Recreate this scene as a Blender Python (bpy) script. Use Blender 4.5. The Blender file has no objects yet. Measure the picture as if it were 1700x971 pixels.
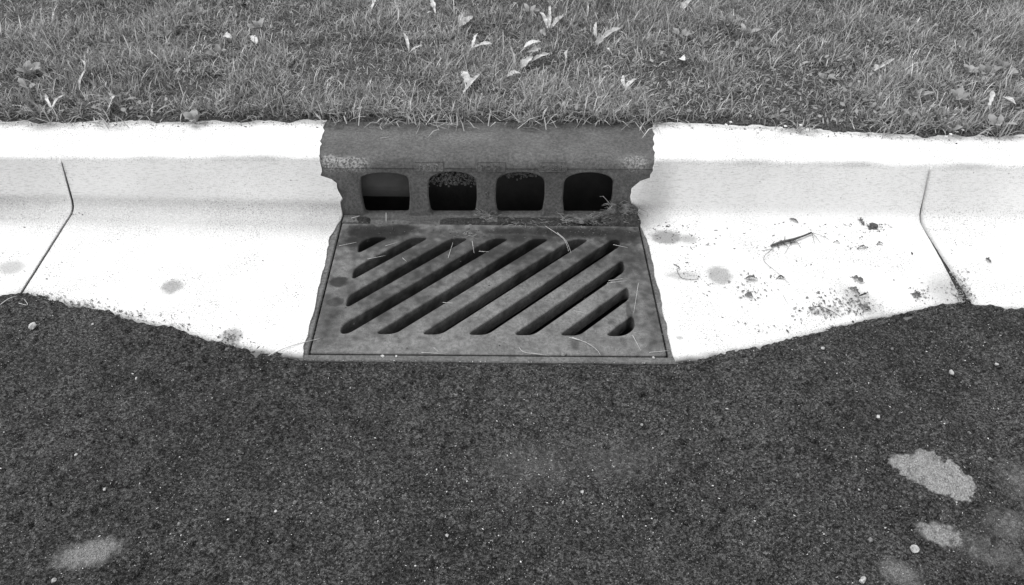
import bpy, math, random
import numpy as np
from mathutils import Matrix, Vector
from mathutils.geometry import delaunay_2d_cdt
random.seed(7); RNG = np.random.default_rng(11)
scene = bpy.context.scene
COL = scene.collection

# ------------------------------------------------------------------ camera
CAM = np.array([0.0101, -1.5088, 1.4790]); PITCH, YAW, ROLL = 0.70110, 0.02859, 0.02791
FPX, PW, PH = 1385.0, 1700.0, 971.0
FWD = np.array([math.sin(YAW)*math.cos(PITCH), math.cos(YAW)*math.cos(PITCH), -math.sin(PITCH)])
_r = np.array([math.cos(YAW), -math.sin(YAW), 0.0]); _u = np.cross(_r, FWD)
RGT = math.cos(ROLL)*_r + math.sin(ROLL)*_u; UPV = -math.sin(ROLL)*_r + math.cos(ROLL)*_u
cam = bpy.data.cameras.new('camera'); cam.sensor_width = 36.0; cam.lens = 36.0*FPX/PW
cam.clip_start = 0.02; cam.clip_end = 2000
cam_o = bpy.data.objects.new('camera', cam); COL.objects.link(cam_o)
cam_o.matrix_world = Matrix(((RGT[0], UPV[0], -FWD[0], CAM[0]), (RGT[1], UPV[1], -FWD[1], CAM[1]),
                             (RGT[2], UPV[2], -FWD[2], CAM[2]), (0, 0, 0, 1)))
scene.camera = cam_o

# ------------------------------------------------------------------ light
SUN_EL, SUN_AZ = math.radians(66), math.radians(-82)     # azimuth from +Y, negative = left
w = bpy.data.worlds.new('World'); scene.world = w; w.use_nodes = True
nt = w.node_tree; nt.nodes.clear()
sky = nt.nodes.new('ShaderNodeTexSky'); sky.sky_type = 'NISHITA'; sky.sun_disc = False
sky.sun_elevation = SUN_EL; sky.sun_rotation = SUN_AZ
bwn = nt.nodes.new('ShaderNodeRGBToBW'); bg = nt.nodes.new('ShaderNodeBackground'); bg.inputs['Strength'].default_value = 0.15
wo = nt.nodes.new('ShaderNodeOutputWorld')
nt.links.new(sky.outputs[0], bwn.inputs[0]); nt.links.new(bwn.outputs[0], bg.inputs['Color']); nt.links.new(bg.outputs[0], wo.inputs[0])
sun = bpy.data.lights.new('sun', 'SUN'); sun.energy = 0.8; sun.angle = math.radians(50); sun.color = (1, 1, 1)
sun_o = bpy.data.objects.new('sun', sun); COL.objects.link(sun_o)
sd = Vector((math.sin(SUN_AZ)*math.cos(SUN_EL), math.cos(SUN_AZ)*math.cos(SUN_EL), math.sin(SUN_EL)))
sun_o.rotation_euler = (-sd).to_track_quat('-Z', 'Y').to_euler(); sun_o.location = (0, 0, 6)
vs = scene.view_settings; vs.view_transform = 'Standard'; vs.look = 'None'; vs.gamma = 1; vs.use_curve_mapping = False
vs.exposure = 1.55

# ------------------------------------------------------------------ helpers
def at(px, py, z):
    d = FWD + RGT*(px-PW/2)/FPX - UPV*(py-PH/2)/FPX
    return CAM + d*((z-CAM[2])/d[2])
def tag(o, label=None, cat=None, group=None, kind=None):
    if label: o['label'] = label
    if cat: o['category'] = cat
    if group: o['group'] = group
    if kind: o['kind'] = kind
    return o
def empty(name, loc=(0, 0, 0)):
    o = bpy.data.objects.new(name, None); o.location = loc; o.empty_display_size = .05; COL.objects.link(o); return o
def link(name, me, mat=None, parent=None, smooth=False):
    if mat is not None and not me.materials: me.materials.append(mat)
    if smooth: me.polygons.foreach_set('use_smooth', np.ones(len(me.polygons), bool))
    o = bpy.data.objects.new(name, me); COL.objects.link(o)
    if parent is not None:
        o.parent = parent; o.matrix_parent_inverse = Matrix.Translation(parent.location).inverted()
    return o
def obj(name, verts, faces, mat, parent=None, smooth=False):
    me = bpy.data.meshes.new(name); me.from_pydata([tuple(map(float, v)) for v in verts], [], [tuple(map(int, f)) for f in faces]); me.update()
    return link(name, me, mat, parent, smooth)
def big_mesh(name, V, F, attrs=None):
    """V (n,3), F (m,k) numpy -> mesh, quickly"""
    me = bpy.data.meshes.new(name); k = F.shape[1]
    me.vertices.add(len(V)); me.vertices.foreach_set('co', np.ascontiguousarray(V, dtype=np.float32).ravel())
    me.loops.add(F.size); me.loops.foreach_set('vertex_index', np.ascontiguousarray(F, dtype=np.int32).ravel())
    me.polygons.add(len(F)); me.polygons.foreach_set('loop_start', np.arange(0, F.size, k, dtype=np.int32))
    me.polygons.foreach_set('loop_total', np.full(len(F), k, dtype=np.int32))
    me.update(calc_edges=True)
    for n, a in (attrs or {}).items():
        at_ = me.attributes.new(n, 'FLOAT', 'POINT'); at_.data.foreach_set('value', np.ascontiguousarray(a, dtype=np.float32))
    return me
def grid_faces(nr, nc):
    i = np.arange(nr*nc).reshape(nr, nc)
    return np.stack([i[:-1, :-1], i[:-1, 1:], i[1:, 1:], i[1:, :-1]], -1).reshape(-1, 4)
class Noise:
    """tileable smooth value noise in 2D"""
    def __init__(s, seed, n=256): s.t = np.random.default_rng(seed).random((n, n)); s.n = n
    def __call__(s, x, y):
        x = np.asarray(x, float); y = np.asarray(y, float)
        i = np.floor(x).astype(int); j = np.floor(y).astype(int); u = x-i; v = y-j
        u = u*u*(3-2*u); v = v*v*(3-2*v); n = s.n; t = s.t
        a = t[i % n, j % n]; b = t[(i+1) % n, j % n]; c = t[i % n, (j+1) % n]; d = t[(i+1) % n, (j+1) % n]
        return (a*(1-u)+b*u)*(1-v)+(c*(1-u)+d*u)*v-.5
N1, N2, N3 = Noise(1), Noise(2), Noise(3)
def tube_geo(pts, radii, sides=6):
    pts = np.array(pts, float); V = []; F = []
    n = len(pts); radii = np.broadcast_to(radii, n)
    for i in range(n):
        t = pts[min(i+1, n-1)]-pts[max(i-1, 0)]; t /= np.linalg.norm(t)+1e-9
        a = np.cross(t, [0, 0, 1.0]); a = a if np.linalg.norm(a) > 1e-3 else np.array([1.0, 0, 0]); a /= np.linalg.norm(a); b = np.cross(t, a)
        for k in range(sides):
            q = 2*math.pi*k/sides; V.append(pts[i]+radii[i]*(math.cos(q)*a+math.sin(q)*b))
    for i in range(n-1):
        for k in range(sides):
            F.append((i*sides+k, i*sides+(k+1) % sides, (i+1)*sides+(k+1) % sides, (i+1)*sides+k))
    F.append(tuple(range(sides-1, -1, -1))); F.append(tuple(range((n-1)*sides, n*sides)))
    return V, F
def join_geo(parts):
    V = []; F = []
    for v, f in parts:
        o = len(V); V += list(v); F += [tuple(i+o for i in q) for q in f]
    return V, F
def box_geo(x0, x1, y0, y1, z0, z1, b=.002):
    """bevelled box (chamfered top edges)"""
    V = []
    for z, i in ((z0, 0), (z1-b, 0), (z1, b)):
        V += [(x0+i, y0+i, z), (x1-i, y0+i, z), (x1-i, y1-i, z), (x0+i, y1-i, z)]
    F = [(3, 2, 1, 0), (8, 9, 10, 11)]
    for l in (0, 4):
        for k in range(4): F.append((l+k, l+(k+1) % 4, l+4+(k+1) % 4, l+4+k))
    return V, F
_ico = None
def stone_geo(c, r, seed, flat=.7, sub=2, jit=.22):
    import bmesh
    rg = np.random.default_rng(seed); bm = bmesh.new(); bmesh.ops.create_icosphere(bm, subdivisions=sub, radius=1)
    V = np.array([v.co[:] for v in bm.verts]); F = [tuple(v.index for v in f.verts) for f in bm.faces]; bm.free()
    for _ in range(9):                                     # chop with random planes: angular gravel
        d = rg.normal(size=3); d /= np.linalg.norm(d); h = rg.uniform(.55, .85); e = V@d-h
        V = V-np.outer(np.maximum(e, 0), d)
    V *= 1+rg.normal(size=(len(V), 1))*jit*.15
    V *= np.array([1, rg.uniform(.7, 1), flat])*r
    a = rg.uniform(0, 6.28); R = np.array([[math.cos(a), -math.sin(a), 0], [math.sin(a), math.cos(a), 0], [0, 0, 1]])
    V = V@R.T; V[:, 2] -= V[:, 2].min()+r*.12
    return V+np.array(c), F

# ------------------------------------------------------------------ materials (all neutral: the photograph is black and white)
class M:
    def __init__(s, name, rough=.85, spec=.3):
        s.m = bpy.data.materials.new(name); s.m.use_nodes = True; s.t = s.m.node_tree; s.t.nodes.clear()
        s.out = s.t.nodes.new('ShaderNodeOutputMaterial'); s.b = s.t.nodes.new('ShaderNodeBsdfPrincipled')
        s.b.inputs['Roughness'].default_value = rough; s.b.inputs['Specular IOR Level'].default_value = spec
        s.t.links.new(s.b.outputs[0], s.out.inputs[0])
        s.co = s.t.nodes.new('ShaderNodeTexCoord').outputs['Object']
    def n(s, ty, **kw):
        o = s.t.nodes.new(ty)
        for k, v in kw.items():
            if k in o.inputs: s.set(o.inputs[k], v)
            else: setattr(o, k, v)
        return o
    def set(s, sock, v):
        if hasattr(v, 'is_output') or isinstance(v, bpy.types.NodeSocket): s.t.links.new(v, sock)
        else: sock.default_value = v
    def math(s, op, a, b=0.0, c=None, clamp=False):
        o = s.t.nodes.new('ShaderNodeMath'); o.operation = op; o.use_clamp = clamp
        s.set(o.inputs[0], a); s.set(o.inputs[1], b)
        if c is not None: s.set(o.inputs[2], c)
        return o.outputs[0]
    def noise(s, scale, detail=2, rough=.5, vec=None, stretch=None):
        v = vec or s.co
        if stretch: v = s.n('ShaderNodeMapping', Vector=v, Scale=stretch).outputs[0]
        return s.n('ShaderNodeTexNoise', Vector=v, Scale=scale, Detail=detail, Roughness=rough).outputs[0]
    def voro(s, scale, feature='F1'):
        o = s.n('ShaderNodeTexVoronoi', feature=feature, Vector=s.co, Scale=scale); return o
    def rng(s, v, a, b, c=0.0, d=1.0, smooth=True):
        o = s.n('ShaderNodeMapRange', interpolation_type='SMOOTHSTEP' if smooth else 'LINEAR')
        for k, q in zip(('Value', 'From Min', 'From Max', 'To Min', 'To Max'), (v, a, b, c, d)): s.set(o.inputs[k], q)
        return o.outputs[0]
    def mix(s, f, a, b):
        """scalar mix"""
        o = s.n('ShaderNodeMix', data_type='FLOAT'); s.set(o.inputs[0], f); s.set(o.inputs[2], a); s.set(o.inputs[3], b); return o.outputs[0]
    def attr(s, name): return s.n('ShaderNodeAttribute', attribute_name=name).outputs['Fac']
    def stains(s, lst, nscale=40, namp=.5):
        """max of soft noisy ellipses (x, y, rx, ry, rot, soft, strength) in object space"""
        nz = s.noise(nscale, 3, .6); out = None
        for x, y, rx, ry, rot, soft, st in lst:
            mp = s.n('ShaderNodeMapping', vector_type='TEXTURE', Vector=s.co, Location=(x, y, 0), Rotation=(0, 0, rot), Scale=(rx, ry, 1000))
            ln = s.n('ShaderNodeVectorMath', operation='LENGTH'); s.set(ln.inputs[0], mp.outputs[0])
            d = s.math('MULTIPLY_ADD', s.math('SUBTRACT', nz, .5), namp*2, ln.outputs['Value'])
            k = s.rng(d, 1+soft, 1-soft, 0, st)
            out = k if out is None else s.math('MAXIMUM', out, k)
        return out
    def col(s, v):
        c = s.n('ShaderNodeCombineColor'); [s.set(c.inputs[i], v) for i in range(3)]; s.t.links.new(c.outputs[0], s.b.inputs['Base Color'])
    def bump(s, h, dist=.002, strength=1.0, prev=None):
        o = s.n('ShaderNodeBump', Height=h, Distance=dist, Strength=strength)
        if prev is not None: s.t.links.new(prev, o.inputs['Normal'])
        return o.outputs[0]
    def nrm(s, v): s.t.links.new(v, s.b.inputs['Normal'])

def px_ell(px, py, rx, ry, z, soft, st, rot=0.0):
    c = at(px, py, z); ex = at(px+rx, py, z); ey = at(px, py-ry, z)
    return (c[0], c[1], abs(ex[0]-c[0]), abs(ey[1]-c[1]), rot, soft, st)

def mat_asphalt():
    m = M('asphalt', .85, .12)
    v1 = m.voro(330); v2 = m.voro(170); r1 = m.n('ShaderNodeSeparateColor', Color=v1.outputs['Color']).outputs
    r2 = m.n('ShaderNodeSeparateColor', Color=v2.outputs['Color']).outputs
    big = m.noise(2.2, 3); mid = m.noise(14, 3)
    base = m.math('MULTIPLY_ADD', m.math('POWER', r1[0], 1.5), .082, .013)
    base = m.math('MULTIPLY', base, m.math('ADD', m.rng(big, .3, .7, .75, 1.1), m.rng(mid, .3, .7, -.18, .22)))
    base = m.math('MULTIPLY_ADD', m.rng(r2[1], .82, 1, 0, .05), 1.0, base)
    base = m.math('MULTIPLY', base, m.rng(m.noise(130, 4, .75), .38, .56, .35, 1.12))
    speck = m.rng(r1[1], .972, .998, 0, 1); base = m.mix(m.math('MULTIPLY', speck, m.rng(v1.outputs['Distance'], .5, .2)), base, .38)
    dry = m.stains([px_ell(1548, 797, 60, 27, .0, .10, 1, -.5), px_ell(1576, 806, 32, 32, .0, .10, 1),
                    px_ell(1498, 775, 24, 14, .0, .15, .9), px_ell(1535, 770, 26, 16, .0, .15, .9), px_ell(1558, 895, 32, 18, .0, .2, .85, -.5),
                    px_ell(150, 925, 46, 20, .0, .5, .7, .3), px_ell(1490, 958, 26, 18, .0, .6, .45, -.5),
                    px_ell(1670, 880, 36, 24, .0, .8, .3), px_ell(1640, 925, 60, 20, .0, .9, .25, -.4),
                    px_ell(1690, 810, 26, 30, .0, .9, .25), px_ell(890, 775, 70, 28, .0, 1.0, .14), px_ell(1020, 765, 60, 26, .0, 1.0, .14)], 55, .55)
    dcol = m.math('MULTIPLY_ADD', r1[2], .16, .17)
    base = m.mix(m.math('MULTIPLY', dry, m.rng(m.noise(300, 2), .3, .6, .7, 1.0)), base, dcol)
    m.col(base)
    b = m.bump(v1.outputs['Distance'], .0035, 1.0); b = m.bump(m.noise(420, 2), .0012, .7, b); m.nrm(b); return m.m
def mat_concrete():
    m = M('concrete', .9, .2)
    sp = m.noise(300, 2, .6); strk = m.noise(420, 2, .6, stretch=(.14, 1, 1)); big = m.noise(3.5, 3)
    c = m.rng(big, .25, .75, .60, .68)
    up = m.attr('face')                                   # trowelled top and pan, broomed face
    c = m.math('SUBTRACT', c, m.math('MULTIPLY', m.rng(strk, .48, .72, 0, .16), m.math('MULTIPLY_ADD', up, .8, .2)))
    c = m.math('SUBTRACT', c, m.math('MULTIPLY', m.rng(sp, .53, .68, 0, .56), m.math('MULTIPLY', m.math('MULTIPLY_ADD', up, -.72, 1.0), m.rng(m.noise(6, 3), .35, .65, .35, 1.0))))
    v = m.voro(75); rv = m.n('ShaderNodeSeparateColor', Color=v.outputs['Color']).outputs
    pit = m.math('MULTIPLY', m.rng(rv[0], .95, .97), m.rng(v.outputs['Distance'], .25, .10)); c = m.mix(m.math('MULTIPLY', pit, .6), c, .13)
    d = m.math('MULTIPLY', m.attr('dirt'), m.rng(m.math('ADD', m.noise(240, 4, .65), m.math('MULTIPLY', m.attr('dirt'), .55)), .38, .85), clamp=True)
    c = m.mix(d, c, .09)
    wet = m.stains([px_ell(285, 474, 17, 11, .005, .38, .85), px_ell(18, 444, 23, 11, .01, .5, .62), px_ell(1195, 455, 20, 15, .003, .34, .8),
                    px_ell(383, 554, 18, 14, .005, .35, .75), px_ell(1107, 395, 26, 11, .0, .35, .95), px_ell(1140, 398, 16, 7, 0, .5, .7), px_ell(1085, 353, 26, 12, .02, .8, .5),
                    px_ell(1135, 458, 30, 7, 0, .6, .55), px_ell(1128, 562, 6, 3, 0, .3, .6), px_ell(1430, 500, 24, 30, .005, .9, .55, .5), px_ell(1375, 515, 26, 8, .005, .8, .5),
                    px_ell(75, 210, 24, 8, .18, .6, .7), px_ell(270, 545, 26, 8, .005, .7, .5), px_ell(1570, 480, 30, 24, .01, .9, .6, -.6), px_ell(560, 300, 6, 6, .1, .6, .4)], 70, .32)
    c = m.mix(m.math('MULTIPLY', wet, m.rng(sp, .3, .6, .85, 1.0)), c, .19)
    m.col(c); b = m.bump(strk, .0012, .5); b = m.bump(sp, .0012, .6, b); m.nrm(b); return m.m
def mat_iron(name, base=.055, var=.03, stains=None, stain_col=.012, light=None, rough=.8):
    m = M(name, rough, .12)
    a = m.noise(9, 5, .65); f = m.noise(120, 3, .6); g = m.noise(420, 2)
    c = m.math('MULTIPLY_ADD', m.rng(a, .32, .68, -1, 1), var, base)
    c = m.math('MULTIPLY', c, m.rng(f, .3, .7, .72, 1.25)); c = m.math('MULTIPLY', c, m.rng(g, .35, .65, .85, 1.15))
    c = m.mix(m.rng(m.noise(26, 6, .75), .56, .70, 0, .55), c, stain_col*2.5)
    if stains:
        reg = m.stains([E2(800, 405, 300, 34, .9, 1), E2(640, 480, 130, 60, .9, .6), E2(1060, 460, 50, 90, .9, .7)], 12, .5)
        mot = m.rng(m.math('MULTIPLY_ADD', reg, .15, m.noise(30, 6, .78)), .50, .68, 0, .72); c = m.mix(mot, c, stain_col*2.6)
        c = m.mix(m.stains(stains, 45, .45), c, stain_col)
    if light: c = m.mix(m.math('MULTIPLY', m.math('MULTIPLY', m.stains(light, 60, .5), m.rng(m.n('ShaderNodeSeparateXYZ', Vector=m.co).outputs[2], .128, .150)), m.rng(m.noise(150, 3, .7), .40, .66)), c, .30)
    m.col(c); b = m.bump(f, .0014, .6); b = m.bump(g, .0007, .6, b); m.nrm(b); return m.m
def mat_attr(name, attr, lo, hi, rough=.7, spec=.25, trans=0.0):
    m = M(name, rough, spec); c = m.math('MULTIPLY_ADD', m.attr(attr), hi-lo, lo); m.col(c)
    if trans:
        t = m.n('ShaderNodeBsdfTranslucent'); cc = m.b.inputs['Base Color'].links[0].from_socket; m.t.links.new(cc, t.inputs[0])
        mx = m.n('ShaderNodeMixShader'); mx.inputs[0].default_value = trans
        m.t.links.new(m.b.outputs[0], mx.inputs[1]); m.t.links.new(t.outputs[0], mx.inputs[2]); m.t.links.new(mx.outputs[0], m.out.inputs[0])
    return m.m
def mat_plain(name, lo, hi, scale=60, rough=.85, bump=.0015, bscale=150):
    m = M(name, rough, .25); m.col(m.rng(m.noise(scale, 4, .6), .3, .7, lo, hi)); m.nrm(m.bump(m.noise(bscale, 3), bump, .7)); return m.m

ASPH = mat_asphalt(); CONC = mat_concrete()
E2 = lambda *a: px_ell(a[0], a[1], a[2], a[3], 0, *a[4:])
GRATE_M = mat_iron('grate_iron', .130, .028,
    [E2(622, 386, 52, 13, .35, .9), E2(655, 382, 40, 10, .4, .85), E2(600, 400, 30, 12, .5, .8), E2(562, 468, 15, 9, .2, .75), E2(557, 501, 15, 8, .25, .6), E2(850, 384, 40, 6, .6, .8),
     E2(960, 386, 95, 9, .5, .9), E2(1030, 392, 40, 14, .45, .85), E2(1045, 425, 26, 26, .7, .6), E2(1045, 522, 5, 18, .3, .55), E2(870, 395, 60, 8, .6, .7),
     E2(830, 425, 90, 16, .8, .65), E2(700, 440, 60, 30, .9, .55), E2(545, 540, 26, 40, .9, .5), E2(640, 500, 60, 26, .9, .45), E2(900, 450, 60, 20, .9, .5), E2(985, 430, 30, 20, .8, .5), E2(955, 572, 8, 8, .4, .5), E2(1090, 540, 16, 40, .9, .4)])
FRAME_M = mat_iron('frame_iron', .10, .02)
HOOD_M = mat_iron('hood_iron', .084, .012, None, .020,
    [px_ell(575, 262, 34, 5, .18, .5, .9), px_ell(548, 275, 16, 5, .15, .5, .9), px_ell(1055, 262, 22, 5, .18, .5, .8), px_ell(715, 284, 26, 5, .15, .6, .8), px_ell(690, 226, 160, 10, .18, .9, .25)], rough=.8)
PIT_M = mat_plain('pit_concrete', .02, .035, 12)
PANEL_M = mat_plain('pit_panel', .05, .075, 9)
RUBBLE_M = mat_plain('rubble', .03, .22, 300, .7)
SOIL_M = mat_plain('soil', .012, .045, 120, .95, .006, 180)
THATCH_M = mat_plain('lawn_thatch', .004, .11, 170, .95, .012, 220)
GRASS_M = mat_attr('grass_blade', 'shade', .03, .62, .6, .3, .25)
WEED_M = mat_attr('broad_leaf', 'shade', .08, .30, .55, .35, .2)
STRAW_M = mat_plain('dry_straw', .28, .46, 200, .8, .0004, 400)
LEAF_M = mat_plain('dry_leaf', .26, .52, 45, .75, .0012, 120)
BROWN_M = mat_plain('withered_leaf', .05, .13, 120, .85, .0015, 200)
TWIG_M = mat_plain('twig_bark', .035, .09, 200, .9, .001, 300)
STONE_M = mat_plain('pale_stone', .18, .46, 160, .85, .001, 300)
GREYSTONE_M = mat_plain('grey_stone', .08, .18, 160, .85, .001, 300)
CRUMB_M = mat_attr('crumbs', 'shade', .04, .30, .9, .2)
GRIT_M = mat_attr('grit', 'shade', .012, .28, .8, .3)
PETAL_M = mat_plain('petal', .5, .65, 100, .7, .0003, 300)

# ------------------------------------------------------------------ plan of the kerb line (metres; grate lies at z = 0, its near edge on y = 0)
ZT = 0.183
fB = lambda x: np.interp(x, [-8, -1.43, -1.25, -.9, -.5, .48, .87, 1.32, 1.6, 8], [.56, .615, .619, .628, .638, .649, .646, .640, .637, .58])
fC = lambda x: np.interp(x, [-8, -1.48, -1.26, -.85, -.45, .45, .9, 1.32, 1.64, 8], [.53, .586, .592, .594, .597, .612, .600, .584, .570, .51])
fCz = lambda x: np.interp(np.abs(x), [0, .46, 1.26, 1.6, 8], [.002, .002, .019, .021, .03])
_dx = [-8, -1.5, -1.30, -1.258, -1.08, -.84, -.625, -.475, .475, .76, 1.02, 1.22, 1.305, 1.318, 1.46, 8]
_dy = [.13, .178, .183, .208, .156, .086, .020, -.020, -.022, .056, .139, .190, .206, .190, .181, .10]
fD = lambda x: np.interp(x, _dx, _dy)
fDz = lambda x: np.interp(np.abs(x), [0, .48, 1.26, 8], [-.003, -.002, .012, .02])
fG = lambda x: np.interp(x, [-8, -1.5, -1.33, -.97, -.52, .51, .83, 1.11, 1.35, 1.69, 8], [.78, .809, .818, .829, .846, .864, .852, .825, .798, .815, .78])   # lawn edge

# ------------------------------------------------------------------ road
def road():
    xs = np.concatenate([np.linspace(-60, -8, 9)[:-1], np.linspace(-8, -2.3, 30)[:-1], np.arange(-2.3, 2.3, .0042), np.linspace(2.3, 8, 30)[1:], np.linspace(8, 60, 9)[1:]])
    tv = np.concatenate([[0, 0.0], np.arange(.0015, .95, .0042), np.linspace(.95, 3, 18)[1:], np.geomspace(3, 40, 8)[1:]])
    X, T = np.meshgrid(xs, tv); edge = fD(X)
    rag = (N1(X*30, X*0+3)*.016+N2(X*110, X*0+1)*.010)*np.where((X < -.47), 1, .55)*(np.abs(X) > .47)
    Y = edge+rag-T+(-.004)*(np.abs(X) < .475)
    Z = fDz(X)+.003+T*.012+N1(X*9, Y*9)*.005+N2(X*38, Y*38)*.0032+N3(X*95, Y*95)*.0042+N1(X*210+7, Y*210)*.0030
    pit = np.clip(N2(X*60+9, Y*60)-.22, 0, 1)*.045*(N1(X*5, Y*5+4) > -.12); Z -= pit
    Z -= (.004*np.clip(1-T/.02, 0, 1)*(np.abs(X) < .5)+.002*np.clip(1-T/.012, 0, 1))
    Z[0] -= .03
    me = big_mesh('road', np.stack([X, Y, Z], -1).reshape(-1, 3), grid_faces(*X.shape)[:, ::-1])
    tag(link('road', me, ASPH, smooth=True), 'dark asphalt road surface with light dried patches', kind='structure')
    return lambda x, y: float(fDz(x)+.003+(fD(x)-y)*.012)
road_z = road()

# ------------------------------------------------------------------ kerb and gutter sections
def profile_rows():
    """(corner index, t) schedule shared by all columns"""
    return
def profile(x):
    """x (n,) -> points (S,n,2), s (S,), with rounded nose and flow line"""
    n = len(x); o = np.ones(n)
    P = [np.stack([.905*o, .05*o], 1), np.stack([.893*o, ZT*o], 1), np.stack([fB(x), ZT*o], 1), np.stack([fC(x), fCz(x)], 1),
         np.stack([fD(x)-np.interp(np.abs(x), [0, .50, .66], [.002, .002, .05]), fDz(x)+np.interp(np.abs(x), [0, .48, .64], [.005, .005, -.009])], 1), np.stack([fD(x)-np.interp(np.abs(x), [0, .50, .66], [.004, .004, .06]), -.12*o], 1)]
    rad = [0, .012, .011, .034, .004, 0]; m = [3, 14, 12, 30, 3]
    out = []; s = []; prev = P[0]
    for i in range(1, 6):
        d = P[i-1]-P[i]; L = np.linalg.norm(d, axis=1, keepdims=True); a = P[i]+d/L*rad[i]
        for k in range(m[i-1]): t = k/m[i-1]; out.append(prev*(1-t)+a*t); s.append(i-1+t*.97+.015)
        if i < 5:
            d2 = P[i+1]-P[i]; b = P[i]+d2/np.linalg.norm(d2, axis=1, keepdims=True)*rad[i]
            for k in range(6): t = k/6; out.append((1-t)**2*a+2*t*(1-t)*P[i]+t*t*b); s.append(i+(t-.5)*.02)
            prev = b
        else: out.append(a); s.append(5.0)
    return np.array(out), np.array(s)
S_ROWS = profile(np.zeros(1))[1]
L_END = lambda s: np.interp(s, [0, 1, 1.5, 2, 2.2, 2.36, 2.40, 2.5, 2.75, 3, 3.1, 3.4, 4, 5], [-.526, -.526, -.524, -.510, -.507, -.509, -.480, -.462, -.456, -.455, -.474, -.470, -.467, -.467])
R_END = lambda s: np.interp(s, [0, 1, 1.5, 2, 2.2, 2.36, 2.39, 2.5, 2.55, 2.75, 2.9, 3.0, 3.15, 4, 5], [.515, .515, .503, .487, .484, .480, .452, .441, .430, .426, .436, .452, .468, .466, .466])
def section(name, x0f, x1f, label, nx, seed, hood=None):
    rows = len(S_ROWS); V = np.zeros((rows, nx+4, 3)); FA = np.zeros((rows, nx+4)); DI = np.zeros((rows, nx+4))
    un = np.linspace(0, 1, nx); un = un if nx > 250 else un
    for j, s in enumerate(S_ROWS):
        a, b = x0f(s), x1f(s)
        if hood == 'R': a += (N1(s*13, seed)*.007+N2(s*61, seed)*.005+N3(s*150, seed)*.004)*(1 if s < 3 else .8)
        if hood == 'L': b += (N1(s*13, seed)*.007+N2(s*61, seed)*.005+N3(s*150, seed)*.004)*(1 if s < 3 else .8)
        x = a+(b-a)*un; p = profile(x)[0][j]
        V[j, 2:-2, 0] = x; V[j, 2:-2, 1] = p[:, 0]; V[j, 2:-2, 2] = p[:, 1]
        fa = np.interp(s, [1.98, 2.03, 2.9, 3.05], [0, 1, 1, 0]); FA[j] = fa
        yd = p[:, 0]-fD(x); d = .95*np.exp(-np.maximum(yd, 0)/.012)*(3.02 < s)
        wide = np.interp(x, [-1.3, -1.2, -.9, -.6, -.5], [.9, .8, .5, .4, .5]) if seed < 20 else .45
        d = np.maximum(d, wide*.9*np.exp(-np.maximum(yd, 0)/.028)*(3.02 < s))
        band = np.interp(s, [2.78, 2.95, 3.05, 3.3], [0, .42, .5, 0]) if seed < 20 else np.interp(s, [2.9, 3., 3.1], [0, .10, 0])
        d = np.maximum(d, band*(1+.5*N1(x*4, seed)))
        d = np.maximum(d, .5*np.exp(-abs(s-2.0)/.03)*(.6+N2(x*9, 4)))                                            # form line at the nose
        for jx in (-1.258, 1.318): d = np.maximum(d, .75*np.exp(-np.abs(x-jx)/(.006 if jx < 0 or s < 3.3 else .006+.03*(s-3.3)))*(s > 2.05))
        gl = np.abs(p[:, 0]-fG(x)) ; d = np.maximum(d, .6*np.exp(-gl/.010)*(s < 1.9))
        for hx in (-.46, .46): d = np.maximum(d, .75*np.exp(-np.abs(x-hx)/.007)*(s > 3.0))
        d = np.maximum(d, .8*np.exp(-np.hypot(x-.46, (s-3.02)*.4)/.05)*(s > 2.5))
        DI[j, 2:-2] = np.clip(d, 0, 1)
    V[:, 2:-2, 2] += (N1(V[:, 2:-2, 0]*12, V[:, 2:-2, 1]*12)*.0018+N2(V[:, 2:-2, 0]*50, V[:, 2:-2, 1]*50)*.0012)
    for c, src, g in ((1, 2, 0), (-2, -3, 0), (0, 2, 1), (-1, -3, 1)):                         # broken end faces with thickness
        V[:, c] = V[:, src]; V[:, c, 2] -= .028*g; V[:, c, 1] += .022*g*(S_ROWS > 1.5); FA[:, c] = FA[:, src]; DI[:, c] = .5
    me = big_mesh(name, V.reshape(-1, 3), grid_faces(*V.shape[:2])[:, ::-1], {'face': FA.ravel(), 'dirt': DI.ravel()})
    return tag(link(name, me, CONC, smooth=True), label, 'kerb', 'concrete kerb and gutter sections')
gw = lambda s: np.interp(s, [2.0, 2.1, 2.6, 3, 4], [.0001, .0018, .003, .0035, .0040])
gr = lambda s: np.interp(s, [1.9, 2.05, 2.6, 3, 3.4, 4], [.0003, .0010, .0022, .004, .008, .019])
k1 = section('kerb_section', lambda s: -6.0, lambda s: -1.258-gw(s), 'pale concrete kerb section with an oval grey damp spot beyond the clean dark joint', 420, 5)
k2 = section('kerb_section', lambda s: -1.258+gw(s), L_END, 'white concrete kerb and gutter section with one grey damp spot, free of debris, beside drain', 420, 8, 'L')
k3 = section('kerb_section', R_END, lambda s: 1.318-gr(s), 'white concrete kerb and gutter section strewn with twig, leaves and dirt beside drain', 420, 28, 'R')
k4 = section('kerb_section', lambda s: 1.318+gr(s)*.4, lambda s: 6.0, 'white concrete kerb section beyond the soil-filled joint, with a few specks', 420, 25)
def joint_soil(jx, w, parent):
    xs = np.linspace(jx-w, jx+w, 3); p, s = profile(xs); V = np.zeros((len(s), 3, 3)); V[..., 0] = xs; V[..., 1:] = p
    dep = np.interp(s, [1.9, 2.1, 3, 4], [.012, .009, .006, .003]); V[..., 2] -= dep[:, None]; V[..., 1] += dep[:, None]*.6*((s > 1.95) & (s < 3.05))[:, None]
    V[..., 2] += N2(V[..., 1]*70, V[..., 0]*200)*.003
    link('joint_soil', big_mesh('joint_soil', V.reshape(-1, 3), grid_faces(len(s), 3)[:, ::-1]), SOIL_M, parent, True)
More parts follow.
